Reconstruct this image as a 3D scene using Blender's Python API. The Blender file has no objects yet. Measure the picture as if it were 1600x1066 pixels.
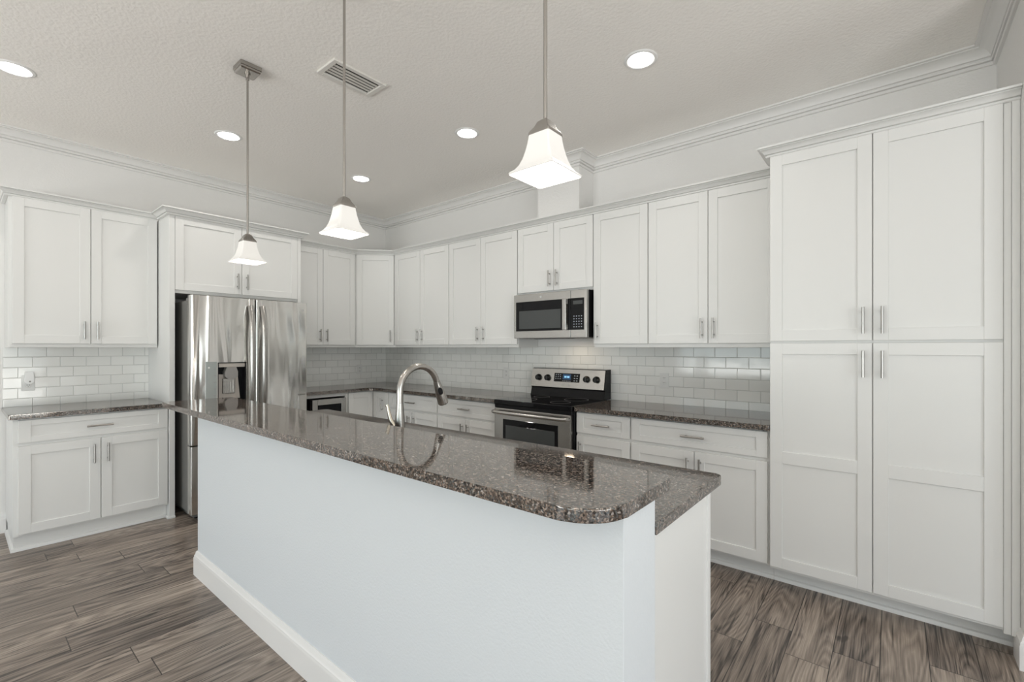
import bpy, bmesh, math, random
from mathutils import Vector, Matrix
random.seed(7)
PI = math.pi
SC = bpy.context.scene
COL = SC.collection

# ------------------------------------------------------------------ camera
HC = 1.412                       # camera height
cam_d = bpy.data.cameras.new('camera')
cam_d.sensor_width = 36.0
cam_d.lens = 721.54 / 1600 * 36
cam_d.shift_y = 10 / 1600
cam_d.clip_start = 0.05
cam = bpy.data.objects.new('camera', cam_d)
cam.location = (0, 0, HC)
cam.rotation_euler = (PI / 2, 0, math.radians(39.51))
COL.objects.link(cam)
SC.camera = cam

# ------------------------------------------------------------------ colour management
SC.view_settings.view_transform = 'Standard'
SC.view_settings.look = 'None'
SC.view_settings.gamma = 1.0
SC.view_settings.use_curve_mapping = False
SC.view_settings.exposure = 0.12
SC.cycles.use_denoising = True
SC.cycles.max_bounces = 10
SC.cycles.diffuse_bounces = 6
SC.cycles.caustics_reflective = False
SC.cycles.caustics_refractive = False
SC.cycles.sample_clamp_indirect = 6.0

# ------------------------------------------------------------------ world (daylight outside the windows)
world = bpy.data.worlds.new('world')
SC.world = world
world.use_nodes = True
wn = world.node_tree.nodes; wl = world.node_tree.links
wn.clear()
w_tc = wn.new('ShaderNodeTexCoord')
w_sep = wn.new('ShaderNodeSeparateXYZ')
w_ramp = wn.new('ShaderNodeValToRGB')
w_map = wn.new('ShaderNodeMapRange')
w_noise = wn.new('ShaderNodeTexNoise')
w_add = wn.new('ShaderNodeMath'); w_add.operation = 'MULTIPLY_ADD'
w_bg = wn.new('ShaderNodeBackground'); w_out = wn.new('ShaderNodeOutputWorld')
w_noise.inputs['Scale'].default_value = 14
w_map.inputs[1].default_value = -1; w_map.inputs[2].default_value = 1
wl.new(w_tc.outputs['Generated'], w_sep.inputs[0]); wl.new(w_tc.outputs['Generated'], w_noise.inputs['Vector'])
wl.new(w_sep.outputs[2], w_map.inputs[0])
wl.new(w_noise.outputs['Fac'], w_add.inputs[0]); w_add.inputs[1].default_value = 0.16
wl.new(w_map.outputs[0], w_add.inputs[2])
wl.new(w_add.outputs[0], w_ramp.inputs[0])
cr = w_ramp.color_ramp
cr.elements[0].position = 0.42; cr.elements[0].color = (0.10, 0.14, 0.06, 1)
cr.elements[1].position = 0.70; cr.elements[1].color = (0.75, 0.87, 1.0, 1)
e = cr.elements.new(0.55); e.color = (0.16, 0.24, 0.10, 1)
e = cr.elements.new(0.62); e.color = (0.30, 0.40, 0.26, 1)
w_bg.inputs[1].default_value = 1.6
wl.new(w_ramp.outputs[0], w_bg.inputs[0]); wl.new(w_bg.outputs[0], w_out.inputs[0])

# ------------------------------------------------------------------ daylight through the windows, and added ceiling fill
def area_light(name, loc, rot, sx, sy, power, color, shape='RECTANGLE', spread=PI):
    d = bpy.data.lights.new(name, 'AREA')
    d.shape = shape; d.size = sx
    if shape == 'RECTANGLE': d.size_y = sy
    d.energy = power; d.color = color; d.spread = spread
    o = bpy.data.objects.new(name, d); o.location = loc; o.rotation_euler = rot
    COL.objects.link(o)
    return o
DAY = (0.85, 0.92, 1.0)
FRONT_Y, FAR_X, CEIL = -5.2, 3.6, 3.088
# sliding doors on the wall behind the camera, windows on the wall to the right
FRONT_OPEN = [(-4.4, -2.0, 0.05, 2.25), (-1.0, 2.6, 0.05, 2.25)]
SIDE_OPEN = [(-4.1, -2.3, 0.05, 2.25), (-1.5, 1.2, 0.05, 2.25)]
FILL_COL = (1.0, 0.955, 0.90)       # warm colour of the unseen up-tilted lamps added to brighten the ceiling
UP = 0.68
for (a, b, z0, z1), p, q in zip(FRONT_OPEN, (50, 24), (38, 38)):
    area_light('daylight', ((a + b) / 2, FRONT_Y + 0.02, (z0 + z1) / 2), (PI / 2 - .08, 0, 0), b - a, z1 - z0, p, (0.72, 0.87, 1.0))
    area_light('ceiling_fill', ((a + b) / 2, FRONT_Y + 0.30, 0.60), (PI / 2 + UP, 0, 0), b - a, 1.0, q, FILL_COL, spread=math.radians(110))
for (a, b, z0, z1), p, q in zip(SIDE_OPEN, (40, 54), (20, 29)):
    area_light('daylight', (FAR_X - 0.02, (a + b) / 2, (z0 + z1) / 2), (PI / 2 - .08, 0, PI / 2), b - a, z1 - z0, p, DAY)
    area_light('ceiling_fill', (FAR_X - 0.30, (a + b) / 2, 0.60), (PI / 2 + UP, 0, PI / 2), b - a, 1.0, q, FILL_COL, spread=math.radians(110))

# ------------------------------------------------------------------ materials
def newmat(name):
    m = bpy.data.materials.new(name); m.use_nodes = True
    nt = m.node_tree
    b = nt.nodes['Principled BSDF']
    return m, nt, b
def N(nt, t, **kw):
    n = nt.nodes.new(t)
    for k, v in kw.items():
        setattr(n, k, v)
    return n
def L(nt, a, b): nt.links.new(a, b)
def principled(name, col, rough=0.5, metal=0.0, spec=None, emit=None, estr=0.0, ior=None, coat=0.0):
    m, nt, b = newmat(name)
    b.inputs['Base Color'].default_value = (*col, 1)
    b.inputs['Roughness'].default_value = rough
    b.inputs['Metallic'].default_value = metal
    if spec is not None: b.inputs['Specular IOR Level'].default_value = spec
    if ior: b.inputs['IOR'].default_value = ior
    if coat: b.inputs['Coat Weight'].default_value = coat; b.inputs['Coat Roughness'].default_value = 0.03
    if emit: b.inputs['Emission Color'].default_value = (*emit, 1); b.inputs['Emission Strength'].default_value = estr
    return m
def bump_noise(m, scale, dist, strength=0.5, stretch=(1, 1, 1), detail=2.0):
    nt = m.node_tree; b = nt.nodes['Principled BSDF']
    g = N(nt, 'ShaderNodeNewGeometry'); mp = N(nt, 'ShaderNodeMapping'); mp.inputs['Scale'].default_value = stretch
    no = N(nt, 'ShaderNodeTexNoise'); no.inputs['Scale'].default_value = scale; no.inputs['Detail'].default_value = detail
    bp = N(nt, 'ShaderNodeBump'); bp.inputs['Strength'].default_value = strength; bp.inputs['Distance'].default_value = dist
    L(nt, g.outputs['Position'], mp.inputs[0]); L(nt, mp.outputs[0], no.inputs['Vector'])
    L(nt, no.outputs['Fac'], bp.inputs['Height']); L(nt, bp.outputs[0], b.inputs['Normal'])
    return m

M_CAB = principled('cabinet_paint', (0.735, 0.735, 0.72), 0.38)
M_WALL = bump_noise(principled('wall_paint', (0.80, 0.79, 0.775), 0.7), 90, 0.004, 0.35)
M_CEIL = bump_noise(principled('ceiling_texture', (0.93, 0.905, 0.87), 0.85), 55, 0.008, 0.42, detail=3)
M_ISLE = bump_noise(principled('island_paint_day_cast', (0.66, 0.69, 0.715), 0.6), 110, 0.003, 0.35)  # white paint with the blue cast of daylight mixed into its colour
M_TRIM = principled('trim_paint', (0.79, 0.78, 0.765), 0.4)
M_NICKEL = principled('brushed_nickel', (0.43, 0.41, 0.385), 0.26, 1.0)
M_PULL = principled('pull_nickel', (0.42, 0.405, 0.385), 0.30, 1.0)
M_BLACK = principled('black_plastic', (0.008, 0.008, 0.009), 0.35, spec=0.22)
M_BGLASS = principled('black_glass', (0.006, 0.006, 0.007), 0.05, ior=1.30)
M_GGLASS = principled('oven_glass', (0.055, 0.06, 0.06), 0.07)
M_DGREY = principled('dark_grey_steel', (0.19, 0.186, 0.175), 0.42)
M_GBLACK = principled('gloss_black_plastic', (0.006, 0.006, 0.006), 0.18, spec=0.3)
M_MGREY = principled('grey_plastic', (0.30, 0.29, 0.28), 0.4)
M_LGREY = principled('light_grey_plastic', (0.50, 0.50, 0.49), 0.4)
M_WPLAST = principled('white_plastic', (0.74, 0.74, 0.725), 0.35)
M_NLITE = principled('night_light_plastic', (0.88, 0.88, 0.87), 0.3)
M_SLOT = principled('outlet_slot', (0.06, 0.06, 0.06), 0.6)
M_INK = principled('keypad_ink', (0.42, 0.45, 0.50), 0.5)
M_VENTDARK = principled('vent_dark', (0.05, 0.048, 0.045), 0.8)
M_DISPLAY = principled('blue_display', (0.01, 0.03, 0.07), 0.2, emit=(0.10, 0.30, 0.60), estr=0.12)
M_DIGIT = principled('display_digits', (0.2, 0.4, 0.6), 0.3, emit=(0.30, 0.65, 1.0), estr=0.9)
M_OPAL = principled('opal_glass', (0.62, 0.61, 0.59), 0.25, emit=(1.0, 0.955, 0.89), estr=0.31)
M_BULB = principled('bulb', (0.9, 0.9, 0.9), 0.4, emit=(1.0, 0.96, 0.90), estr=6.0)
M_LENS = principled('led_lens', (0.9, 0.9, 0.9), 0.4, emit=(1.0, 0.985, 0.96), estr=9.0)
M_BAFFLE = principled('baffle_white', (0.86, 0.86, 0.85), 0.4)
M_GREEN = principled('tinted_glass', (0.36, 0.39, 0.38), 0.10)
M_SILVER = principled('silver_plastic', (0.52, 0.48, 0.44), 0.33, 0.35)
M_GOLDLIT = principled('lever_nickel_lit', (0.62, 0.58, 0.50), 0.22, 1.0)  # nickel with a warm golden light put into its colour

def stainless(name, base, rough, horiz=False, wave=0.0):
    m, nt, b = newmat(name)
    b.inputs['Metallic'].default_value = 1.0
    b.inputs['Base Color'].default_value = (*base, 1)
    g = N(nt, 'ShaderNodeNewGeometry')
    mp = N(nt, 'ShaderNodeMapping')
    mp.inputs['Scale'].default_value = (3, 3, 700) if horiz else (500, 500, 3)
    no = N(nt, 'ShaderNodeTexNoise'); no.inputs['Scale'].default_value = 1.0; no.inputs['Detail'].default_value = 2
    L(nt, g.outputs['Position'], mp.inputs[0]); L(nt, mp.outputs[0], no.inputs['Vector'])
    mr = N(nt, 'ShaderNodeMapRange'); mr.inputs[3].default_value = rough - 0.05; mr.inputs[4].default_value = rough + 0.07
    L(nt, no.outputs['Fac'], mr.inputs[0]); L(nt, mr.outputs[0], b.inputs['Roughness'])
    bp = N(nt, 'ShaderNodeBump'); bp.inputs['Strength'].default_value = 0.06; bp.inputs['Distance'].default_value = 0.0004
    L(nt, no.outputs['Fac'], bp.inputs['Height'])
    if wave:
        mp2 = N(nt, 'ShaderNodeMapping'); mp2.inputs['Scale'].default_value = (6.5, 6.5, 0.9)
        n2 = N(nt, 'ShaderNodeTexNoise'); n2.inputs['Scale'].default_value = 1.0; n2.inputs['Detail'].default_value = 1.0
        n2.inputs['Distortion'].default_value = 0.6
        L(nt, g.outputs['Position'], mp2.inputs[0]); L(nt, mp2.outputs[0], n2.inputs['Vector'])
        b2 = N(nt, 'ShaderNodeBump'); b2.inputs['Strength'].default_value = 1.0; b2.inputs['Distance'].default_value = wave
        L(nt, n2.outputs['Fac'], b2.inputs['Height']); L(nt, bp.outputs[0], b2.inputs['Normal'])
        L(nt, b2.outputs[0], b.inputs['Normal'])
    else:
        L(nt, bp.outputs[0], b.inputs['Normal'])
    return m
M_STEEL = stainless('stainless_steel', (0.46, 0.448, 0.428), 0.24, horiz=True)
M_FRIDGE = stainless('fridge_steel', (0.70, 0.685, 0.66), 0.17, wave=0.022)

def granite():
    m, nt, b = newmat('brown_granite')
    g = N(nt, 'ShaderNodeNewGeometry')
    v = N(nt, 'ShaderNodeTexVoronoi'); v.inputs['Scale'].default_value = 215
    v.inputs['Randomness'].default_value = 1.0
    dn = N(nt, 'ShaderNodeTexNoise'); dn.inputs['Scale'].default_value = 60; dn.inputs['Detail'].default_value = 3
    mixv = N(nt, 'ShaderNodeVectorMath', operation='MULTIPLY_ADD')
    mixv.inputs[1].default_value = (0.009, 0.009, 0.009)
    L(nt, g.outputs['Position'], dn.inputs['Vector']); L(nt, dn.outputs['Color'], mixv.inputs[0]); L(nt, g.outputs['Position'], mixv.inputs[2])
    L(nt, mixv.outputs[0], v.inputs['Vector'])
    sep = N(nt, 'ShaderNodeSeparateColor'); L(nt, v.outputs['Color'], sep.inputs[0])
    ramp = N(nt, 'ShaderNodeValToRGB'); ramp.color_ramp.interpolation = 'CONSTANT'
    els = [(0.0, (0.011, 0.011, 0.011)), (0.27, (0.046, 0.038, 0.033)), (0.45, (0.100, 0.073, 0.058)),
           (0.61, (0.175, 0.132, 0.107)), (0.75, (0.075, 0.080, 0.081)), (0.87, (0.23, 0.19, 0.16)), (0.955, (0.30, 0.27, 0.25))]
    r = ramp.color_ramp
    r.elements[0].position = els[0][0]; r.elements[0].color = (*els[0][1], 1)
    r.elements[1].position = els[1][0]; r.elements[1].color = (*els[1][1], 1)
    for p, c in els[2:]:
        e = r.elements.new(p); e.color = (*c, 1)
    L(nt, sep.outputs[0], ramp.inputs[0])
    n2 = N(nt, 'ShaderNodeTexNoise'); n2.inputs['Scale'].default_value = 230; n2.inputs['Detail'].default_value = 2
    L(nt, g.outputs['Position'], n2.inputs['Vector'])
    mr = N(nt, 'ShaderNodeMapRange'); mr.inputs[1].default_value = 0.3; mr.inputs[2].default_value = 0.7
    mr.inputs[3].default_value = 0.55; mr.inputs[4].default_value = 1.5
    L(nt, n2.outputs['Fac'], mr.inputs[0])
    mul = N(nt, 'ShaderNodeVectorMath', operation='SCALE')
    L(nt, ramp.outputs[0], mul.inputs[0]); L(nt, mr.outputs[0], mul.inputs['Scale'])
    L(nt, mul.outputs[0], b.inputs['Base Color'])
    b.inputs['Roughness'].default_value = 0.05
    b.inputs['IOR'].default_value = 1.95
    sr = N(nt, 'ShaderNodeMapRange'); sr.inputs[3].default_value = 0.30; sr.inputs[4].default_value = 1.0
    b.inputs['Specular Tint'].default_value = (1.0, 0.95, 0.90, 1)
    L(nt, sep.outputs[1], sr.inputs[0]); L(nt, sr.outputs[0], b.inputs['Specular IOR Level'])
    return m
M_GRANITE = granite()

def tiles():
    m, nt, b = newmat('subway_tile')
    g = N(nt, 'ShaderNodeNewGeometry'); s = N(nt, 'ShaderNodeSeparateXYZ'); L(nt, g.outputs['Position'], s.inputs[0])
    ad = N(nt, 'ShaderNodeMath', operation='ADD'); L(nt, s.outputs[0], ad.inputs[0]); L(nt, s.outputs[1], ad.inputs[1])
    ad2 = N(nt, 'ShaderNodeMath', operation='ADD'); L(nt, ad.outputs[0], ad2.inputs[0]); ad2.inputs[1].default_value = 5.22 - 0.402 + 0.157 * 20
    az = N(nt, 'ShaderNodeMath', operation='ADD'); L(nt, s.outputs[2], az.inputs[0]); az.inputs[1].default_value = -0.934 + 0.0805 * 5
    cb = N(nt, 'ShaderNodeCombineXYZ'); L(nt, ad2.outputs[0], cb.inputs[0]); L(nt, az.outputs[0], cb.inputs[1])
    def brick(ms, smooth, c1, c2, mo):
        br = N(nt, 'ShaderNodeTexBrick'); br.offset = 0.5; br.offset_frequency = 2
        br.inputs['Scale'].default_value = 1.0; br.inputs['Brick Width'].default_value = 0.157
        br.inputs['Row Height'].default_value = 0.0805; br.inputs['Mortar Size'].default_value = ms
        br.inputs['Mortar Smooth'].default_value = smooth; br.inputs['Bias'].default_value = 0
        br.inputs['Color1'].default_value = (*c1, 1); br.inputs['Color2'].default_value = (*c2, 1); br.inputs['Mortar'].default_value = (*mo, 1)
        L(nt, cb.outputs[0], br.inputs['Vector']); return br
    c = brick(0.0018, 0.2, (0.86, 0.86, 0.835), (0.80, 0.80, 0.775), (0.58, 0.58, 0.56))
    L(nt, c.outputs['Color'], b.inputs['Base Color'])
    h = brick(0.004, 0.8, (1, 1, 1), (1, 1, 1), (0, 0, 0))
    inv = N(nt, 'ShaderNodeMath', operation='SUBTRACT'); inv.inputs[0].default_value = 1.0; L(nt, h.outputs['Fac'], inv.inputs[1])
    no = N(nt, 'ShaderNodeTexNoise'); no.inputs['Scale'].default_value = 9; L(nt, g.outputs['Position'], no.inputs['Vector'])
    sm = N(nt, 'ShaderNodeMath', operation='MULTIPLY_ADD'); L(nt, no.outputs['Fac'], sm.inputs[0]); sm.inputs[1].default_value = 0.5; L(nt, inv.outputs[0], sm.inputs[2])
    bp = N(nt, 'ShaderNodeBump'); bp.inputs['Strength'].default_value = 0.7; bp.inputs['Distance'].default_value = 0.0025
    L(nt, sm.outputs[0], bp.inputs['Height']); L(nt, bp.outputs[0], b.inputs['Normal'])
    b.inputs['Roughness'].default_value = 0.09
    return m
M_TILE = tiles()

def wood_floor():
    m, nt, b = newmat('plank_floor')
    g = N(nt, 'ShaderNodeNewGeometry'); s = N(nt, 'ShaderNodeSeparateXYZ'); L(nt, g.outputs['Position'], s.inputs[0])
    def M(op, a, bb=None, c=None):
        n = N(nt, 'ShaderNodeMath', operation=op)
        for i, v in enumerate((a, bb, c)):
            if v is None: continue
            if isinstance(v, (int, float)): n.inputs[i].default_value = v
            else: L(nt, v, n.inputs[i])
        return n.outputs[0]
    W, LEN = 0.1705, 1.22
    u = M('DIVIDE', M('ADD', s.outputs[0], 0.045 + W * 60), W)
    row = M('FLOOR', u); fu = M('FRACT', u)
    wn1 = N(nt, 'ShaderNodeTexWhiteNoise', noise_dimensions='1D'); L(nt, row, wn1.inputs['W'])
    v = M('ADD', M('DIVIDE', M('ADD', s.outputs[1], 30), LEN), M('MULTIPLY', wn1.outputs['Value'], 7.31))
    seg = M('FLOOR', v); fv = M('FRACT', v)
    pid = M('ADD', M('MULTIPLY', row, 17.13), M('MULTIPLY', seg, 5.71))
    wn2 = N(nt, 'ShaderNodeTexWhiteNoise', noise_dimensions='1D'); L(nt, pid, wn2.inputs['W'])
    rnd = wn2.outputs['Value']
    # seams
    eu = M('MULTIPLY', M('MINIMUM', fu, M('SUBTRACT', 1.0, fu)), W)
    ev = M('MULTIPLY', M('MINIMUM', fv, M('SUBTRACT', 1.0, fv)), LEN)
    ed = M('MINIMUM', eu, ev)
    seam = N(nt, 'ShaderNodeMapRange'); seam.inputs[1].default_value = 0.0008; seam.inputs[2].default_value = 0.0026
    L(nt, ed, seam.inputs[0])
    # grain coordinates, shifted per plank
    cb = N(nt, 'ShaderNodeCombineXYZ')
    L(nt, M('ADD', s.outputs[0], M('MULTIPLY', rnd, 13.0)), cb.inputs[0])
    L(nt, M('MULTIPLY', M('ADD', s.outputs[1], M('MULTIPLY', rnd, 31.0)), 0.11), cb.inputs[1])
    L(nt, M('MULTIPLY', rnd, 9.0), cb.inputs[2])
    def coords(kx, ky, shift):
        c = N(nt, 'ShaderNodeCombineXYZ')
        L(nt, M('ADD', M('MULTIPLY', s.outputs[0], kx), M('MULTIPLY', rnd, 13.7 * shift)), c.inputs[0])
        L(nt, M('ADD', M('MULTIPLY', s.outputs[1], ky), M('MULTIPLY', rnd, 31.3 * shift)), c.inputs[1])
        L(nt, M('MULTIPLY', rnd, 9.0), c.inputs[2])
        return c.outputs[0]
    def noise(kx, ky, shift, detail=3, rough=0.55, dist=0.0):
        n = N(nt, 'ShaderNodeTexNoise'); n.inputs['Scale'].default_value = 1.0; n.inputs['Detail'].default_value = detail
        n.inputs['Roughness'].default_value = rough; n.inputs['Distortion'].default_value = dist
        L(nt, coords(kx, ky, shift), n.inputs['Vector']); return n.outputs['Fac']
    n1 = noise(14, 1.3, 1.0, 5, 0.6, 0.35)
    n0 = noise(7.5, 0.9, 1.7, 1, 0.4)
    rings = M('ABSOLUTE', M('SUBTRACT', M('FRACT', M('MULTIPLY', n0, 19.0)), 0.5))
    streak = noise(62, 1.9, 0.6, 2)
    dark = M('MAXIMUM', M('SUBTRACT', streak, 0.57), 0.0)
    fib = noise(260, 5, 0.3, 2)
    blot = noise(18, 7, 2.1, 1)
    knot = M('MAXIMUM', M('SUBTRACT', blot, 0.70), 0.0)
    n2o = fib
    f = M('ADD', M('MULTIPLY', n1, 0.68), M('MULTIPLY', rings, 0.34))
    f = M('SUBTRACT', f, M('MULTIPLY', dark, 1.7))
    f = M('SUBTRACT', f, M('MULTIPLY', knot, 1.6))
    f = M('ADD', f, M('MULTIPLY', M('SUBTRACT', fib, 0.5), 0.50))
    f = M('ADD', f, M('MULTIPLY', M('SUBTRACT', rnd, 0.5), 0.15))
    f = M('ADD', f, 0.125)
    ramp = N(nt, 'ShaderNodeValToRGB')
    r = ramp.color_ramp
    r.elements[0].position = 0.30; r.elements[0].color = (0.050, 0.040, 0.034, 1)
    r.elements[1].position = 0.80; r.elements[1].color = (0.46, 0.385, 0.322, 1)
    e = r.elements.new(0.45); e.color = (0.165, 0.134, 0.112, 1)
    e = r.elements.new(0.60); e.color = (0.275, 0.226, 0.188, 1)
    L(nt, f, ramp.inputs[0])
    mx = N(nt, 'ShaderNodeMix', data_type='RGBA')
    L(nt, seam.outputs[0], mx.inputs['Factor']); mx.inputs['A'].default_value = (0.02, 0.016, 0.014, 1)
    L(nt, ramp.outputs[0], mx.inputs['B']); L(nt, mx.outputs['Result'], b.inputs['Base Color'])
    b.inputs['Roughness'].default_value = 0.33
    bp = N(nt, 'ShaderNodeBump'); bp.inputs['Strength'].default_value = 0.35; bp.inputs['Distance'].default_value = 0.0015
    hh = M('ADD', M('MULTIPLY', n2o, 0.3), seam.outputs[0]); L(nt, hh, bp.inputs['Height'])
    L(nt, bp.outputs[0], b.inputs['Normal'])
    return m
M_FLOOR = wood_floor()

def pane_glass():
    m = bpy.data.materials.new('window_glass'); m.use_nodes = True
    nt = m.node_tree; nt.nodes.clear()
    t = N(nt, 'ShaderNodeBsdfTransparent'); gl = N(nt, 'ShaderNodeBsdfGlossy'); gl.inputs['Roughness'].default_value = 0.02
    fr = N(nt, 'ShaderNodeFresnel'); fr.inputs['IOR'].default_value = 1.45
    mx = N(nt, 'ShaderNodeMixShader'); out = N(nt, 'ShaderNodeOutputMaterial')
    L(nt, fr.outputs[0], mx.inputs[0]); L(nt, t.outputs[0], mx.inputs[1]); L(nt, gl.outputs[0], mx.inputs[2]); L(nt, mx.outputs[0], out.inputs[0])
    return m
M_PANE = pane_glass()

# ------------------------------------------------------------------ mesh builder
class MB:
    def __init__(self): self.bm = bmesh.new()
    def box(self, x0, x1, y0, y1, z0, z1, bev=0.0, seg=1, mi=0, mat=None):
        bm = self.bm
        x0, x1 = min(x0, x1), max(x0, x1); y0, y1 = min(y0, y1), max(y0, y1); z0, z1 = min(z0, z1), max(z0, z1)
        r = bmesh.ops.create_cube(bm, size=1.0)
        vs = r['verts']
        for v in vs:
            v.co = Vector(((v.co.x + .5) * (x1 - x0) + x0, (v.co.y + .5) * (y1 - y0) + y0, (v.co.z + .5) * (z1 - z0) + z0))
            if mat is not None: v.co = mat @ v.co
        fs = set(f for v in vs for f in v.link_faces)
        for f in fs: f.material_index = mi
        if bev > 0:
            es = list(set(e for v in vs for e in v.link_edges))
            bmesh.ops.bevel(bm, geom=es, offset=bev, segments=seg, affect='EDGES', profile=0.5, material=-1)
        return self
    def ring(self, c, ax1, ax2, r1, r2, n):
        return [self.bm.verts.new(c + ax1 * (r1 * math.cos(2 * PI * k / n)) + ax2 * (r2 * math.sin(2 * PI * k / n))) for k in range(n)]
    def skin(self, rings, cap0=True, cap1=True, mi=0, closed=True):
        bm = self.bm
        for a, b in zip(rings[:-1], rings[1:]):
            n = len(a)
            for k in range(n if closed else n - 1):
                f = bm.faces.new((a[k], a[(k + 1) % n], b[(k + 1) % n], b[k])); f.material_index = mi
        if cap0: f = bm.faces.new(list(reversed(rings[0]))); f.material_index = mi
        if cap1: f = bm.faces.new(rings[-1]); f.material_index = mi
        return self
    def tube(self, pts, rad, n=14, mi=0, flat=1.0, side=None):
        pts = [Vector(p) for p in pts]
        if not isinstance(rad, (list, tuple)): rad = [rad] * len(pts)
        t0 = (pts[1] - pts[0]).normalized()
        up = Vector(side) if side else (Vector((0, 0, 1)) if abs(t0.z) < 0.9 else Vector((1, 0, 0)))
        rings = []; a1 = None
        for i, p in enumerate(pts):
            if i == 0: t = pts[1] - pts[0]
            elif i == len(pts) - 1: t = pts[-1] - pts[-2]
            else: t = (pts[i + 1] - pts[i]).normalized() + (pts[i] - pts[i - 1]).normalized()
            t.normalize()
            base = up if a1 is None else a1
            a1 = (base - t * base.dot(t)).normalized(); a2 = t.cross(a1)
            rings.append(self.ring(p, a1, a2, rad[i], rad[i] * flat, n))
        return self.skin(rings, mi=mi)
    def cyl(self, p0, p1, r, n=14, mi=0, r2=None):
        return self.tube([p0, p1], [r, r if r2 is None else r2], n, mi)
    def lathe(self, prof, c, axis='z', n=32, mi=0, cap0=True, cap1=True):
        c = Vector(c)
        A = {'z': (Vector((1, 0, 0)), Vector((0, 1, 0)), Vector((0, 0, 1))),
             'y': (Vector((1, 0, 0)), Vector((0, 0, 1)), Vector((0, -1, 0))),
             'x': (Vector((0, 1, 0)), Vector((0, 0, 1)), Vector((1, 0, 0)))}[axis]
        rings = [self.ring(c + A[2] * h, A[0], A[1], r, r, n) for r, h in prof]
        return self.skin(rings, cap0, cap1, mi)
    def prism(self, poly, z0, z1, bev=0.0, seg=2, mi=0):
        bm = self.bm
        a = [bm.verts.new((x, y, z0)) for x, y in poly]; b = [bm.verts.new((x, y, z1)) for x, y in poly]
        n = len(poly); fs = []
        for k in range(n): fs.append(bm.faces.new((a[k], a[(k + 1) % n], b[(k + 1) % n], b[k])))
        fs.append(bm.faces.new(list(reversed(a)))); fs.append(bm.faces.new(b))
        for f in fs: f.material_index = mi
        if bev:
            es = [e for e in set(e for v in a + b for e in v.link_edges) if abs(e.verts[0].co.z - e.verts[1].co.z) < 1e-6]
            bmesh.ops.bevel(bm, geom=es, offset=bev, segments=seg, affect='EDGES', profile=0.5, material=-1)
        return self
    def prism_y(self, poly, y0, y1, mi=0):
        """polygon in (x, z), extruded along y"""
        bm = self.bm
        a = [bm.verts.new((x, y0, z)) for x, z in poly]; b = [bm.verts.new((x, y1, z)) for x, z in poly]
        n = len(poly)
        for k in range(n): bm.faces.new((a[k], a[(k + 1) % n], b[(k + 1) % n], b[k])).material_index = mi
        bm.faces.new(list(reversed(a))).material_index = mi; bm.faces.new(b).material_index = mi
        return self
    def prism_x(self, poly, x0, x1, mi=0):
        """polygon in (y, z), extruded along x"""
        bm = self.bm
        a = [bm.verts.new((x0, y, z)) for y, z in poly]; b = [bm.verts.new((x1, y, z)) for y, z in poly]
        n = len(poly)
        for k in range(n): bm.faces.new((a[k], a[(k + 1) % n], b[(k + 1) % n], b[k])).material_index = mi
        bm.faces.new(list(reversed(a))).material_index = mi; bm.faces.new(b).material_index = mi
        return self
    def sweep(self, path, prof, z, closed=False, mi=0):
        """prof = (out, up) loop swept along a plan path; 'out' is to the right of travel"""
        n = len(path); rings = []
        P = [Vector((p[0], p[1])) for p in path]
        for i in range(n):
            def nrm(a, b):
                d = (b - a).normalized(); return Vector((d.y, -d.x))
            if closed or 0 < i < n - 1:
                n1 = nrm(P[i - 1], P[i]); n2 = nrm(P[i], P[(i + 1) % n])
                mt = (n1 + n2) / (1 + n1.dot(n2))
            elif i == 0: mt = nrm(P[0], P[1])
            else: mt = nrm(P[-2], P[-1])
            rings.append([self.bm.verts.new((P[i].x + mt.x * o, P[i].y + mt.y * o, z + u)) for o, u in prof])
        if closed: rings.append(rings[0])
        return self.skin(rings, not closed, not closed, mi)
    def build(self, name, mats, parent=None, world=True, smooth=30):
        bm = self.bm
        bmesh.ops.recalc_face_normals(bm, faces=bm.faces[:])
        if parent is not None and world:
            bm.transform(WM[parent.name].inverted())
        me = bpy.data.meshes.new(name); bm.to_mesh(me); bm.free()
        for m in (mats if isinstance(mats, (list, tuple)) else [mats]): me.materials.append(m)
        me.polygons.foreach_set('use_smooth', [True] * len(me.polygons))
        me.set_sharp_from_angle(angle=math.radians(smooth))
        o = bpy.data.objects.new(name, me); COL.objects.link(o)
        w = o.modifiers.new('weighted_normals', 'WEIGHTED_NORMAL'); w.mode = 'FACE_AREA'; w.weight = 100; w.keep_sharp = True
        if parent is not None: o.parent = parent
        WM[o.name] = WM[parent.name].copy() if parent is not None else Matrix.Identity(4)
        return o
WM = {}
def tag(o, label, cat, group=None):
    o['label'] = label; o['category'] = cat
    if group: o['group'] = group
    return o
def thing(name, label, cat, loc=(0, 0, 0), rotz=0.0, group=None):
    o = bpy.data.objects.new(name, None); o.empty_display_size = 0.1
    o.location = loc; o.rotation_euler = (0, 0, rotz); COL.objects.link(o)
    WM[o.name] = Matrix.Translation(loc) @ Matrix.Rotation(rotz, 4, 'Z')
    return tag(o, label, cat, group)
def struct(name, mb, mats, **k):
    o = mb.build(name, mats, **k); o['kind'] = 'structure'; return o
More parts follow.
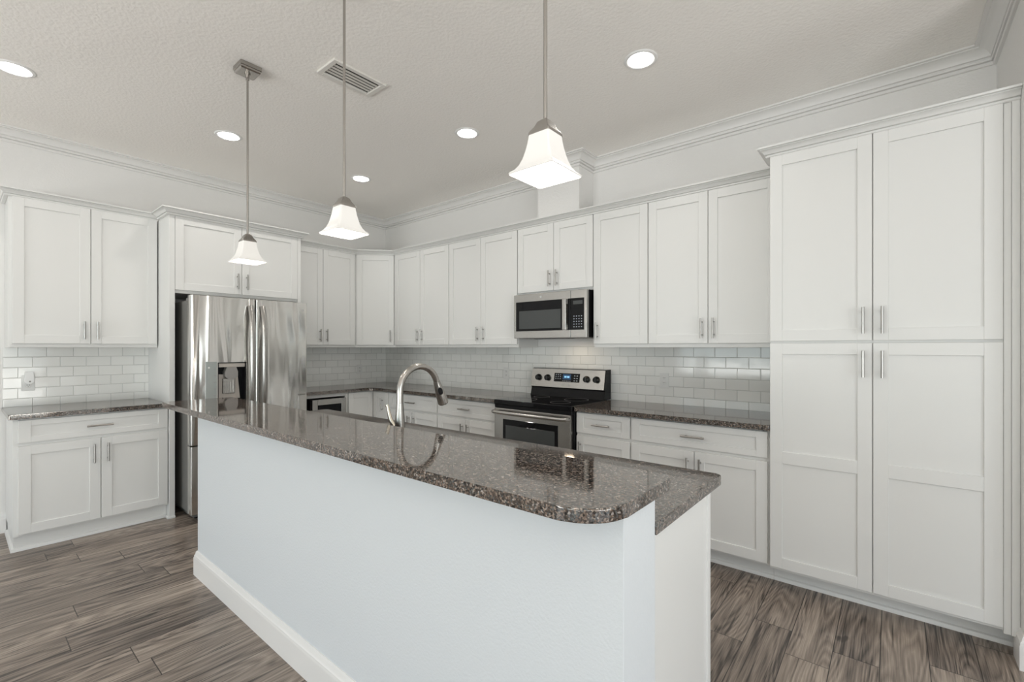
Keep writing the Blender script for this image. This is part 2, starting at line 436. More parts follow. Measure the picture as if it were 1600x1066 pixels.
def boolean_cut(o, cutters):
    for c in cutters:
        md = o.modifiers.new('cut', 'BOOLEAN'); md.operation = 'DIFFERENCE'; md.object = c; md.solver = 'EXACT'
    bpy.context.view_layer.update()
    dg = bpy.context.evaluated_depsgraph_get()
    me = bpy.data.meshes.new_from_object(o.evaluated_get(dg))
    for md in [m for m in o.modifiers if m.type == 'BOOLEAN']: o.modifiers.remove(md)
    old = o.data; o.data = me; me.name = old.name
    me.set_sharp_from_angle(angle=math.radians(30))
    for c in cutters:
        cm = c.data; bpy.data.objects.remove(c); bpy.data.meshes.remove(cm)

# ------------------------------------------------------------------ room shell
XW, YW = -5.23, 3.69
PX, PY = 0.445, 2.985             # short wall beside the pantry ends here
mb = MB(); mb.box(XW - .12, FAR_X + .12, FRONT_Y - .12, YW + .12, -0.06, 0)
struct('floor', mb, M_FLOOR)
LIGHTS = [(-4.072, 0.237), (-4.055, 1.392), (-4.07, 2.581), (-2.567, 2.562), (-1.132, 2.55)]
mb = MB(); mb.box(XW - .12, FAR_X + .12, FRONT_Y - .12, YW + .12, CEIL, CEIL + 0.10)
ceil = struct('ceiling', mb, M_CEIL)
cut = []
for x, y in LIGHTS:
    c = MB().lathe([(0.074, -0.02), (0.074, 0.085)], (x, y, CEIL)).build('cutter', M_CEIL); cut.append(c)
boolean_cut(ceil, cut)
mb = MB(); mb.box(XW - .12, XW, FRONT_Y - .12, YW + .12, 0, CEIL); struct('wall_left', mb, M_WALL)
mb = MB(); mb.box(XW, PX, YW, YW + .12, 0, CEIL); struct('wall_back', mb, M_WALL)
mb = MB(); mb.box(PX, FAR_X, PY, YW + .12, 0, CEIL); struct('wall_right', mb, M_WALL)
def wall_with_openings(lo, hi, opens, axis, c0, c1):
    mb = MB()
    def b(a, bb, z0, z1):
        if axis == 'x': mb.box(a, bb, c0, c1, z0, z1)
        else: mb.box(c0, c1, a, bb, z0, z1)
    cur = lo
    for (a, bb, z0, z1) in opens:
        b(cur, a, 0, CEIL); b(a, bb, 0, z0); b(a, bb, z1, CEIL); cur = bb
    b(cur, hi, 0, CEIL)
    return mb
struct('wall_front', wall_with_openings(XW, FAR_X, FRONT_OPEN, 'x', FRONT_Y - .12, FRONT_Y), M_WALL)
struct('wall_side', wall_with_openings(FRONT_Y - .12, PY, SIDE_OPEN, 'y', FAR_X, FAR_X + .12), M_WALL)
k = 0
for opens, ax in ((FRONT_OPEN, 'x'), (SIDE_OPEN, 'y')):
    for (a, b, z0, z1) in opens:
        k += 1
        mf, mp = MB(), MB()
        n = 3 if b - a > 2.5 else 2
        c = (FRONT_Y - .07) if ax == 'x' else (FAR_X + .07)
        def bb(m, u0, u1, w0, w1, t):
            if ax == 'x': m.box(u0, u1, c - t, c + t, w0, w1)
            else: m.box(c - t, c + t, u0, u1, w0, w1)
        for i in range(n + 1):
            u = a + (b - a) * i / n
            bb(mf, max(a, u - .03), min(b, u + .03), z0, z1, .03)
        bb(mf, a, b, z0, z0 + .05, .03); bb(mf, a, b, z1 - .05, z1, .03)
        f = struct('window_%d' % k, mf, M_TRIM)
        bb(mp, a + .03, b - .03, z0 + .05, z1 - .05, .004)
        mp.build('pane', M_PANE, f)

# crown moulding where walls meet the ceiling (runs round the duct chase)
CHX0, CHX1, CHY = -2.535, -2.092, 3.45
mb = MB(); mb.box(CHX0, CHX1, CHY, YW, 2.514, CEIL); struct('wall_chase', mb, M_WALL)
room_path = [(XW, FRONT_Y), (XW, YW), (CHX0, YW), (CHX0, CHY), (CHX1, CHY), (CHX1, YW), (PX, YW), (PX, PY), (FAR_X, PY), (FAR_X, FRONT_Y)]
crown_prof = [(0, -0.104), (0.013, -0.104), (0.016, -0.100), (0.016, -0.089), (0.007, -0.087), (0.007, -0.082), (0.022, -0.080),
              (0.025, -0.074), (0.023, -0.068), (0.015, -0.066), (0.015, -0.060), (0.026, -0.057), (0.030, -0.046), (0.038, -0.034), (0.050, -0.024),
              (0.064, -0.019), (0.078, -0.018), (0.078, -0.012), (0.096, -0.011), (0.096, -0.0005), (0, -0.0005)]
struct('trim_1', MB().sweep(room_path, crown_prof, CEIL, closed=True), M_TRIM, smooth=25)
# baseboards
base_prof = [(0, 0), (0.018, 0), (0.018, 0.105), (0.015, 0.112), (0.015, 0.120), (0.010, 0.128), (0.008, 0.140), (0.004, 0.148), (0, 0.148)]
struct('baseboard_left', MB().sweep([(XW, FRONT_Y), (XW, 0.262)], base_prof, 0), M_TRIM, smooth=25)
struct('baseboard_right', MB().sweep([(PX, 3.10), (PX, PY), (FAR_X, PY)], base_prof, 0), M_TRIM, smooth=25)

# ------------------------------------------------------------------ cabinets
ST = 0.062        # stile width of the shaker fronts
CROWN = [(.0015, 0), (0.020, 0), (0.024, 0.004), (0.024, 0.009), (0.016, 0.011), (0.016, 0.015), (0.028, 0.017), (0.031, 0.022), (0.037, 0.030),
         (0.046, 0.036), (0.055, 0.038), (0.047, 0.040), (0.047, 0.044), (0.060, 0.046), (0.060, 0.056), (.0015, 0.056)]
def shaker(name, parent, x0, x1, z0, z1, mids=(), st=ST, rail=None, xf=None):
    """front face at local y = -0.020, back at 0"""
    mb = MB(); T = -0.020; r = rail or st
    xf = xf or Matrix.Identity(4)
    def b(*a, **k): mb.box(*a, bev=0.0012, mat=xf, **k)
    b(x0, x0 + st, T, -0.0005, z0, z1); b(x1 - st, x1, T, -0.0005, z0, z1)
    zs = [(z0, z0 + r)] + list(mids) + [(z1 - r, z1)]
    for a, c in zs: b(x0 + st, x1 - st, T, -0.0005, a, c)
    for (a, c), (d, e) in zip(zs[:-1], zs[1:]):
        mb.box(x0 + st - .002, x1 - st + .002, T + .0085, -0.002, c - .002, d + .002, mat=xf)
        # small quarter bead round the recessed panel
    return mb.build(name, M_CAB, parent, world=False)
def pull(parent, x, z, vertical=True, ln=0.140, xf=None):
    mb = MB(); xf = xf or Matrix.Identity(4)
    y = -0.020
    V = lambda *p: xf @ Vector(p)
    if vertical:
        mb.cyl(V(x, y - .030, z - ln / 2), V(x, y - .030, z + ln / 2), 0.0062, 12)
        for s in (-1, 1): mb.cyl(V(x, y + .001, z + s * ln * .32), V(x, y - .030, z + s * ln * .32), 0.0048, 10)
    else:
        mb.cyl(V(x - ln / 2, y - .030, z), V(x + ln / 2, y - .030, z), 0.0062, 12)
        for s in (-1, 1): mb.cyl(V(x + s * ln * .32, y + .001, z), V(x + s * ln * .32, y - .030, z), 0.0048, 10)
    return mb.build('handle', M_PULL, parent, world=False)
def fronts(t, doors, drawers=()):
    for d in doors:
        x0, x1, z0, z1, side, end = d[:6]
        mids = d[6] if len(d) > 6 else ()
        o = shaker('door', t, x0, x1, z0, z1, mids)
        if side is None: continue
        x = x1 - 0.037 if side == 'R' else x0 + 0.037
        z = z0 + 0.105 if end == 'B' else z1 - 0.110
        pull(o, x, z)
    for (x0, x1, z0, z1) in drawers:
        o = shaker('drawer', t, x0, x1, z0, z1, rail=0.040)
        pull(o, (x0 + x1) / 2, (z0 + z1) / 2 - .003, False, 0.145 if x1 - x0 < .6 else 0.15)

Z_UB, Z_UT = 1.412, 2.512          # upper cabinet box
Z_DB, Z_DT = 1.441, 2.508          # their doors
GAP = 0.0022
def upper(label, x0, x1, splits, loc_fn, rotz, z0=Z_UB, z1=Z_UT, d0=Z_DB, d1=Z_DT, depth=0.31, sides=None, ledge=(0.006, 0.006), group=None, cat='cabinet'):
    """x0..x1 along the wall; splits = door boundaries"""
    t = thing('upper_cabinet', label, cat, loc_fn(x0, z0), rotz, group)
    W = x1 - x0
    MB().box(.0006, W - .0006, 0, depth - .003, 0, z1 - z0, bev=0.001).build('body', M_CAB, t, world=False)
    b = [s - x0 for s in splits]
    ds = []
    for i in range(len(b) - 1):
        sd = sides[i]
        ds.append((b[i] + GAP, b[i + 1] - GAP, d0 - z0, d1 - z0, sd, 'B'))
    fronts(t, ds)
    return t
back = lambda yf: (lambda x, z: (x, yf, z))
left = lambda xf: (lambda y, z: (xf, y, z))
R90 = PI / 2
YU, XU = 3.38, -4.92               # body fronts of the upper cabinets

# left wall, single cabinet left of the fridge, with its own crown
t = upper('white two-door wall cabinet above the short granite counter left of the fridge', 0.257, 1.133, (0.273, 0.700, 1.128), left(XU), R90, sides='RL')
MB().sweep([(XW + .003, 0.257), (XU, 0.257), (XU, 1.128)], CROWN, Z_UT - .006).build('crown', M_CAB, t)
# left wall, between fridge enclosure and corner
upper('white two-door wall cabinet between the fridge enclosure and the angled corner cabinet', 2.236, 3.05, (2.262, 2.633, 3.030), left(XU), R90, sides='RL')
# angled corner cabinet
t = thing('upper_cabinet', 'white single-door wall cabinet set diagonally across the corner', 'cabinet', (XW, YW, Z_UB))
MB().prism([(XW + .003, 3.051), (XU, 3.051), (-4.601, YU), (-4.601, YW - .003), (XW + .003, YW - .003)], Z_UB, Z_UT).build('body', M_CAB, t)
diag = math.hypot(-4.60 - XU, YU - 3.05); ang = math.atan2(YU - 3.05, -4.60 - XU)
xf = WM[t.name].inverted() @ Matrix.Translation((XU, 3.05, 0)) @ Matrix.Rotation(ang, 4, 'Z')
d = shaker('door', t, 0.016, diag - 0.016, Z_DB, Z_DT, xf=xf)
pull(d, diag - 0.016 - 0.037, Z_DB + 0.105, xf=xf)
# range wall
upper('white two-door wall cabinet on the range wall just right of the diagonal corner cabinet', -4.60, -3.644, (-4.585, -4.119, -3.646), back(YU), 0, sides='RL')
upper('white two-door wall cabinet on the range wall just left of the microwave', -3.644, -2.707, (-3.642, -3.177, -2.709), back(YU), 0, sides='RL')
upper('short white two-door wall cabinet directly above the microwave', -2.707, -1.905, (-2.703, -2.299, -1.907), back(YU), 0, z0=1.892, d0=1.914, sides='RL')
upper('white single-door wall cabinet on the range wall just right of the microwave', -1.905, -1.434, (-1.903, -1.436), back(YU), 0, sides='L')
upper('white two-door wall cabinet on the range wall beside the tall pantry', -1.434, -0.560, (-1.432, -0.997, -0.562), back(YU), 0, sides='RL')
cm = MB().sweep([(XU, 2.238), (XU, 3.05), (-4.60, YU), (-0.562, YU)], CROWN, Z_UT - .003).build('crown_molding', M_CAB)
tag(cm, 'long white crown molding running along the corner and range wall cabinet tops', 'molding')

# fridge enclosure: deep cabinet over the fridge with tall side panels
XF = -4.62
t = thing('fridge_cabinet', 'deep white two-door cabinet with tall side panels built round the fridge', 'cabinet', (XW, 1.138, 0))
MB().box(XW + .003, XF + .02, 1.138, 1.178, 0, Z_UT, bev=.0012).build('side_panel', M_CAB, t)
MB().box(XW + .003, XF + .02, 2.203, 2.235, 0, Z_UT, bev=.0012).build('side_panel', M_CAB, t)
MB().box(XW + .003, XF, 1.178, 2.203, 1.868, Z_UT).build('body', M_CAB, t)
xf = WM[t.name].inverted() @ Matrix.Translation((XF, 0, 0)) @ Matrix.Rotation(R90, 4, 'Z')
for a, b, s in ((1.180, 1.690 - GAP, 1), (1.690 + GAP, 2.201, -1)):
    d = shaker('door', t, a, b, 1.894, 2.508, xf=xf)
    pull(d, b - .037 if s > 0 else a + .037, 2.010, xf=xf)
MB().sweep([(XU + .063, 1.138), (XF + .02, 1.138), (XF + .02, 2.235), (XU + .063, 2.235)], [(o * 0.98, u) for o, u in CROWN], Z_UT - .004).build('crown', M_CAB, t)
MB().sweep([(XF - .03, 1.138), (XF + .02, 1.138), (XF + .02, 1.178)], [(0, 0), (.012, 0), (.012, .012), (.006, .020), (0, .020)], 0).build('shoe_molding', M_CAB, t)

# tall pantry
YP = 3.08
t = thing('pantry_cabinet', 'tall white four-door pantry cabinet at the right end of the range wall', 'cabinet', (-0.558, YP, 0))
MB().box(-0.558, 0.415, YP, YW - .003, 0.11, 2.535, bev=.001).build('body', M_CAB, t)
fronts(t, [(0.001, 0.558 - .0815 - GAP, 1.449, 2.530, 'R', 'B'), (0.558 - .0815 + GAP, 0.558 + 0.390, 1.449, 2.530, 'L', 'B'),
           (0.001, 0.558 - .0815 - GAP, 0.128, 1.435, 'R', 'T', [(0.738, 0.808)]), (0.558 - .0815 + GAP, 0.558 + 0.390, 0.128, 1.435, 'L', 'T', [(0.738, 0.808)])])
MB().box(0.392, 0.416, YP - .012, YP + .05, 0.10, 2.535, bev=.001).build('filler_strip', M_CAB, t)
MB().box(0.4168, 0.4442, YP - .018, YP + .05, 0.10, 2.535, bev=.002).build('scribe_molding', M_CAB, t)
MB().sweep([(-0.558, YU - .0625), (-0.558, YP), (0.4438, YP)], CROWN, 2.530).build('crown', M_CAB, t)
def toe(t, pts, z1=0.12):
    """toe kick board and shoe molding along a plan path (front of the cabinet on the right of travel)"""
    MB().sweep(pts, [(0, 0), (0, z1), (-.018, z1), (-.018, 0)], 0).build('toe_kick', M_CAB, t)
    MB().sweep(pts, [(0, 0), (.016, 0), (.016, .010), (.011, .020), (0, .024)], 0).build('shoe_molding', M_CAB, t)
toe(t, [(-0.558, 3.195), (0.440, 3.195)])

# base cabinets
Z_C0, Z_C1 = 0.921, 0.954
YB, XB = 3.10, -4.63
DR = (0.754, 0.910); DO = (0.126, 0.731)
def base(label, x0, x1, splits, loc_fn, rotz, sides, depth=0.59):
    t = thing('base_cabinet', label, 'cabinet', loc_fn(x0, 0), rotz)
    W = x1 - x0
    MB().box(0, W, 0, depth, 0.11, Z_C0 - .001, bev=.001).build('body', M_CAB, t, world=False)
    b = [s - x0 for s in splits]
    fronts(t, [(b[i] + GAP, b[i + 1] - GAP, *DO, sides[i], 'T') for i in range(len(b) - 1)], [(b[0] + GAP, b[-1] - GAP, *DR)])
    return t
t = base('white base cabinet with one wide drawer and two doors left of the fridge', 0.262, 1.136, (0.285, 0.716, 1.133), left(XB), R90, 'RL', 0.595)
toe(t, [(XW + .02, 0.270), (-4.675, 0.270), (-4.675, 1.136)])
t = base('white base cabinet with drawer and two doors behind the faucet', -4.314, -3.508, (-4.312, -3.91, -3.512), back(YB), 0, 'RL')
toe(t, [(-4.314, 3.195), (-3.508, 3.195)])
t = base('white base cabinet with drawer and two doors directly left of the range', -3.508, -2.712, (-3.504, -3.11, -2.716), back(YB), 0, 'RL')
toe(t, [(-3.508, 3.195), (-2.712, 3.195)])
t = base('narrow white base cabinet with one drawer and single door directly right of the range', -1.898, -1.445, (-1.894, -1.450), back(YB), 0, 'L')
toe(t, [(-1.898, 3.195), (-1.445, 3.195)])
t = base('wide white base cabinet with long drawer and two doors beside the pantry', -1.445, -0.559, (-1.440, -1.000, -0.572), back(YB), 0, 'RL')
toe(t, [(-1.445, 3.195), (-0.559, 3.195)])
# corner base with a folding two-leaf door
t = thing('base_cabinet', 'white corner base cabinet with a folding two-leaf door in the inside corner', 'cabinet', (XW, YW, 0))
MB().prism([(XW + .003, 2.738), (XB, 2.738), (XB, YB), (-4.315, YB), (-4.315, YW - .003), (XW + .003, YW - .003)], 0.11, Z_C0 - .001).build('body', M_CAB, t)
MB().box(XB - .03, XB + .012, 2.236, 2.738, 0.884, Z_C0 - .001, bev=.001).build('face_rail', M_CAB, t)
xf1 = WM[t.name].inverted() @ Matrix.Translation((XB, 0, 0)) @ Matrix.Rotation(R90, 4, 'Z')
shaker('door', t, 2.772, YB - .023, 0.126, 0.910, xf=xf1)
xf2 = WM[t.name].inverted() @ Matrix.Translation((0, YB, 0))
d = shaker('door', t, XB + .023, -4.322, 0.126, 0.910, xf=xf2)
pull(d, -4.425, 0.768, ln=0.155, xf=xf2)
toe(t, [(-4.70, 2.738), (-4.70, 3.195), (-4.315, 3.195)])

# ------------------------------------------------------------------ granite tops
def fillet(poly, radii, n=8):
    out = []
    m = len(poly)
    for i in range(m):
        p0, p, p1 = (Vector(poly[(i - 1) % m]), Vector(poly[i]), Vector(poly[(i + 1) % m]))
        r = radii[i]
        if r <= 0: out.append((p.x, p.y)); continue
        a = (p0 - p).normalized(); b = (p1 - p).normalized()
        half = a.angle(b) / 2
        dist = r / math.tan(half); c = p + (a + b).normalized() * (r / math.sin(half))
        s = p + a * dist - c; e = p + b * dist - c
        a0 = math.atan2(s.y, s.x); a1 = math.atan2(e.y, e.x)
        da = (a1 - a0 + PI) % (2 * PI) - PI
        for k in range(n + 1):
            th = a0 + da * k / n; out.append((c.x + r * math.cos(th), c.y + r * math.sin(th)))
    return out
def top(name, poly, radii, z0, z1, label, cat):
    o = MB().prism(fillet(poly, radii), z0, z1, bev=0.004, seg=3).build(name, M_GRANITE, smooth=40)
    return tag(o, label, cat)
top('countertop', [(XW, 0.240), (-4.585, 0.240), (-4.585, 1.136), (XW, 1.136)], [0, .012, .004, 0], Z_C0, Z_C1,
    'short brown granite countertop left of the fridge', 'countertop')
top('countertop', [(XW, 2.237), (-4.585, 2.237), (-4.585, 3.05), (-2.712, 3.05), (-2.712, YW), (XW, YW)], [0, .004, .05, .004, 0, 0], Z_C0, Z_C1,
    'L-shaped brown granite countertop turning the corner between beverage cooler and range', 'countertop')
top('countertop', [(-1.896, 3.05), (-0.560, 3.05), (-0.560, YW), (-1.896, YW)], [.004, .004, 0, 0], Z_C0, Z_C1,
    'brown granite countertop between the range and the tall pantry', 'countertop')

# ------------------------------------------------------------------ island
IX0, IX1, IY0, IY1 = -3.335, -0.472, 0.972, 1.152
t = thing('kitchen_island', 'long white painted kitchen island with tall baseboard in the foreground', 'kitchen island', (IX0, IY0, 0))
MB().box(IX0, IX1, IY0, IY1, 0, 1.030, bev=.002, seg=2).build('knee_wall', M_ISLE, t)
MB().sweep([(IX1, IY0), (IX1, IY0 - .0)][:1] + [(IX0, IY0), (IX0, IY1)] if False else [(IX0, IY1), (IX0, IY0), (IX1, IY0)][::-1],
           [(-o, u) for o, u in base_prof][::-1], 0).build('baseboard', M_TRIM, t)
MB().box(IX0 + .02, -0.482, IY1, 1.63, 0.0, 0.926, bev=.001).build('cabinet_body', M_CAB, t)
MB().box(-0.500, -0.476, 1.606, 1.634, 0.0, 0.926, bev=.001).build('corner_strip', M_CAB, t)
for i in range(4):
    a = IX0 + .03 + i * (-.51 - IX0 - .03) / 4; b = IX0 + .03 + (i + 1) * (-.51 - IX0 - .03) / 4
    xf = WM[t.name].inverted() @ Matrix.Translation((a + b, 1.63 * 2, 0) if False else (a + b, 1.63, 0)) @ Matrix.Rotation(PI, 4, 'Z')
    d = shaker('door', t, a + .003, b - .003, 0.126, 0.900, xf=xf)
    pull(d, b - .04, 0.80, xf=xf)
top('bar_countertop', [(-3.60, 0.850), (-0.459, 0.850), (-0.459, 1.250), (-3.60, 1.250)], [.02, .115, .035, .02], 1.030, 1.063,
    'long polished brown granite raised bar top along the front of the island', 'countertop')
top('sink_countertop', [(-3.20, IY1 + .001), (-0.468, IY1 + .001), (-0.468, 1.745), (-3.20, 1.745)], [0, 0, .02, .02], 0.927, 0.960,
    'lower brown granite sink counter behind the raised island bar', 'countertop')

# faucet
FX, FY, FZ = -1.815, 1.36, 0.960
t = thing('faucet', 'brushed nickel pull-down gooseneck faucet rising behind the island bar', 'faucet', (FX, FY, FZ))
MB().lathe([(0.027, 0), (0.027, .006), (0.025, .012), (.0245, .06), (0.023, .10), (0.019, .150), (.0165, .185)], (FX, FY, FZ), n=24).build('base', M_NICKEL, t)
pts = [(FX, FY, FZ + .18), (FX, FY, 1.20)]
R_ = 0.118
for k in range(1, 15):
    a = PI - k * (PI - 0.28) / 14
    pts.append((FX, FY + R_ + R_ * math.cos(a), 1.20 + R_ * math.sin(a)))
MB().tube(pts, 0.0160, 18).build('spout', M_NICKEL, t)
p = Vector(pts[-1]); dr = (Vector(pts[-1]) - Vector(pts[-2])).normalized()
hd = MB().tube([p - dr * .004, p + dr * .012, p + dr * .04, p + dr * .085, p + dr * .118, p + dr * .124], [.0175, .0185, .0225, .0265, .0275, .024], 24).build('spray_head', M_NICKEL, t)
sx = Vector((1, -0.55, 0)).normalized(); sx = (sx - dr * sx.dot(dr)).normalized(); sy = dr.cross(sx)
c = p + dr * .046 + sx * .0195
bt = MB(); rs = [bt.ring(c + sx * h, dr, sy, .022 * s, .012 * s, 20) for h, s in ((-.006, 1), (.0035, 1), (.0055, .8))]
bt.skin(rs).build('spray_button', M_BLACK, hd)
lv = [(FX - .018, FY - .004, FZ + .060), (FX - .034, FY - .008, FZ + .072), (FX - .055, FY - .012, FZ + .100), (FX - .068, FY - .014, FZ + .135),
      (FX - .074, FY - .015, FZ + .160), (FX - .080, FY - .016, FZ + .172)]
MB().tube(lv, [.013, .0145, .0125, .010, .0085, .0105], 14, flat=.7).build('lever', M_GOLDLIT, t)

# ------------------------------------------------------------------ tile backsplash
def splash(name, boxes, label):
    mb = MB()
    for b in boxes: mb.box(*b)
    return tag(mb.build(name, M_TILE), label, 'backsplash')
TH = 0.008
splash('tile_backsplash', [(XW + .001, XW + TH, 0.245, 1.137, Z_C1 + .0005, Z_UB - .0005)], 'glossy white subway tile backsplash above the short counter left of the fridge')
splash('tile_backsplash', [(XW + .001, XW + TH, 2.236, YW - TH - .001, Z_C1 + .0005, Z_UB - .0005)], 'white subway tile backsplash on the fridge wall above the beverage cooler')
splash('tile_backsplash', [(XW + .001, -2.7055, YW - TH, YW - .001, Z_C1 + .0005, Z_UB - .0005), (-2.7055, -1.9065, YW - TH, YW - .001, 0.93, 1.4235),
                           (-1.9065, -0.5595, YW - TH, YW - .001, Z_C1 + .0005, Z_UB - .0005)], 'long white subway tile backsplash on the range wall behind the range')

# ------------------------------------------------------------------ refrigerator
FX_D = -4.335
t = thing('refrigerator', 'stainless steel french-door refrigerator with water dispenser in the white enclosure', 'refrigerator', (-5.15, 1.235, 0))
MB().box(-5.15, -4.415, 1.232, 2.150, 0.055, 1.800, bev=.004).box(-5.10, -4.44, 1.26, 2.12, 0.012, 0.056).build('cabinet_body', M_DGREY, t)
for y in (1.30, 2.08):
    MB().box(-4.60, -4.355, y - .045, y + .045, 1.800, 1.828, bev=.004).build('hinge_cover', M_MGREY, t)
for y in (1.29, 2.09):
    MB().cyl((-4.46, y, 0), (-4.46, y, .02), .02, 12).build('foot', M_BLACK, t)
def bowed(y0, y1, z0, z1, bulge=.010, r=.010):
    n = 18; poly = [(-4.412, y0), (FX_D - r, y0)]
    for k in range(5):
        a = PI / 2 * k / 4; poly.append((FX_D - r + r * math.sin(a), y0 + r - r * math.cos(a)))
    for k in range(1, n):
        u = k / n; y = y0 + r + (y1 - y0 - 2 * r) * u
        poly.append((FX_D + bulge * 4 * u * (1 - u), y))
    for k in range(5):
        a = PI / 2 * (1 - k / 4); poly.append((FX_D - r + r * math.sin(a), y1 - r + r * math.cos(a)))
    poly += [(FX_D - r, y1), (-4.412, y1)]
    return MB().prism(poly, z0, z1, bev=.003, seg=2)
dl = bowed(1.216, 1.699, 0.622, 1.835).build('door', [M_FRIDGE], t)
cutter = MB().box(-4.40, -4.20, 1.405, 1.622, 0.880, 1.286).build('cutter', M_DGREY)
cutter.location = WM[t.name].inverted().translation if False else (0, 0, 0)
# the door's mesh is local to the thing: move the cutter into that space while cutting
par = dl.parent; dl.parent = None; dl.location = WM[t.name].translation
boolean_cut(dl, [cutter]); dl.parent = par; dl.location = (0, 0, 0)
dr_ = bowed(1.707, 2.166, 0.622, 1.835).build('door', M_FRIDGE, t)
fz = bowed(1.216, 2.166, 0.062, 0.610).build('freezer_drawer', M_FRIDGE, t)
# handles
def fridge_handle(y, parent):
    pts = []
    for k in range(13):
        u = k / 12; z = 0.80 + (1.775 - 0.80) * u
        out = .018 + .050 * (1 - (2 * u - 1) ** 4)
        pts.append((FX_D + .004 + out, y, z))
    MB().tube(pts, .0115, 16, flat=2.1, side=(1, 0, 0)).build('handle', M_STEEL, parent)
fridge_handle(1.655, dl); fridge_handle(1.755, dr_)
MB().tube([(FX_D + .055, 1.30, .555), (FX_D + .065, 1.69, .555), (FX_D + .055, 2.08, .555)], .014, 12).cyl((FX_D, 1.33, .555), (FX_D + .055, 1.33, .555), .010).cyl((FX_D, 2.05, .555), (FX_D + .055, 2.05, .555), .010).build('handle', M_STEEL, fz)
# dispenser
dp = MB()
y0, y1, z0, z1, xb = 1.405, 1.622, 0.880, 1.286, -4.395
dp.box(xb - .004, xb, y0, y1, z0, z1, mi=0)
dp.box(xb, FX_D + .010, y0, y0 + .006, z0, z1, mi=1); dp.box(xb, FX_D + .010, y1 - .006, y1, z0, z1, mi=1)
dp.box(xb, FX_D + .010, y0, y1, z0, z0 + .006, mi=1); dp.box(xb, FX_D + .010, y0, y1, z1 - .006, z1, mi=1)
disp = dp.build('dispenser', [M_BLACK, M_BLACK], dl)
MB().box(FX_D - .03, FX_D + .006, y0 + .008, y1 - .008, 1.245, 1.279, bev=.002).build('dispenser_trim', M_SILVER, disp)
nz = MB(); poly = [(1.462, 1.205), (1.478, 1.250), (1.545, 1.250), (1.560, 1.205), (1.560, 1.165), (1.535, 1.145), (1.485, 1.145), (1.462, 1.165)]
nz.prism_x(poly, -4.39, FX_D + .004); nz.build('nozzle', M_MGREY, disp)
MB().prism_x([(1.418, 0.985), (1.590, 0.975), (1.572, 1.175), (1.425, 1.185)], -4.393, -4.372).build('back_panel', M_SILVER, disp)
pd = MB().box(-4.371, -4.360, 1.452, 1.548, 1.020, 1.150, bev=.004)
for k in range(5): pd.box(-4.361, -4.357, 1.462 + k * .017, 1.470 + k * .017, 1.03, 1.125, bev=.001)
pd.build('paddle', M_STEEL, disp)
cp = MB().box(FX_D + .002, FX_D + .0095, 1.315, 1.399, 0.885, 1.294, bev=.002).build('control_panel', M_GREEN, dl)
for i in range(6): MB().box(FX_D + .0090, FX_D + .0102, 1.375, 1.393, 0.955 + i * .055, 0.960 + i * .055).build('mark', M_MGREY, cp)
lp = MB().lathe([(0.007, 0), (.007, .0006)], (FX_D + .0094, 1.340, 1.245), axis='x', n=16); lp.build('indicator', M_WPLAST, cp)
MB().lathe([(0.011, -.004), (.011, .006), (.009, .007)], (FX_D + .003, 2.120, 1.765), axis='x', n=20).build('badge', M_LGREY, dr_)
MB().box(FX_D - .004, FX_D + .006, 2.06, 2.145, 0.960, 0.972, bev=.001).build('nameplate', M_DGREY, dr_)

# ------------------------------------------------------------------ beverage cooler
t = thing('beverage_cooler', 'small stainless beverage cooler with dark glass door under the corner counter', 'beverage cooler', (-5.12, 2.345, 0))
MB().box(-5.12, -4.632, 2.345, 2.733, 0.02, 0.872, bev=.002).build('body', M_BLACK, t)
d = MB()
ya, yb, za, zb = 2.349, 2.731, 0.105, 0.868
w = .058
for b in ((ya, ya + w, za, zb), (yb - w, yb, za, zb), (ya + w, yb - w, za, za + w), (ya + w, yb - w, zb - w, zb)):
    d.box(-4.630, -4.588, *b, bev=.0015)
d = d.build('door', M_STEEL, t)
MB().box(-4.626, -4.594, ya + w - .002, yb - w + .002, za + w - .002, zb - w + .002).build('glass', M_BGLASS, d)
MB().cyl((-4.555, yb - .03, .25), (-4.555, yb - .03, .62), .008).cyl((-4.59, yb - .03, .28), (-4.555, yb - .03, .28), .006).cyl((-4.59, yb - .03, .59), (-4.555, yb - .03, .59), .006).build('handle', M_STEEL, d)
MB().box(-4.70, -4.66, 2.345, 2.733, 0.0, 0.10).build('toe_grille', M_BLACK, t)

# ------------------------------------------------------------------ range
RX0, RX1 = -2.703, -1.905
t = thing('range', 'freestanding stainless electric range with black glass cooktop below the microwave', 'range', (RX0, 3.06, 0))
MB().box(RX0, RX1, 3.075, 3.64, 0.03, 0.915, bev=.002).build('body', M_BLACK, t)
for x in (RX0 + .06, RX1 - .06):
    for y in (3.12, 3.58): MB().cyl((x, y, 0), (x, y, .032), .018, 12).build('foot', M_BLACK, t)
MB().box(RX0 - .002, RX1 + .002, 3.030, 3.60, 0.9155, 0.9575, bev=.006, seg=3).build('cooktop', M_BGLASS, t)
MB().box(RX0 + .002, RX1 - .002, 3.036, 3.074, 0.888, 0.915, bev=.002).build('front_trim', M_BLACK, t)
od = MB()
od.box(RX0 + .004, RX1 - .012, 3.030, 3.074, 0.290, 0.886, bev=.004, seg=2)
od = od.build('oven_door', M_STEEL, t)
wd = MB(); wd.box(-2.600, -2.030, 3.0275, 3.040, 0.440, 0.795, bev=.002).build('window_frame', M_BGLASS, od)
MB().box(-2.568, -2.062, 3.0262, 3.032, 0.475, 0.745, bev=.001).build('window_glass', M_GGLASS, od)
hp = [(RX0 + .012, 3.018, .856), (RX0 + .022, 2.992, .856)] + [(RX0 + .05 + k * (RX1 - RX0 - .112) / 8, 2.978 - .010 * math.sin(PI * k / 8), .856) for k in range(9)] + [(RX1 - .032, 2.992, .856), (RX1 - .022, 3.018, .856)]
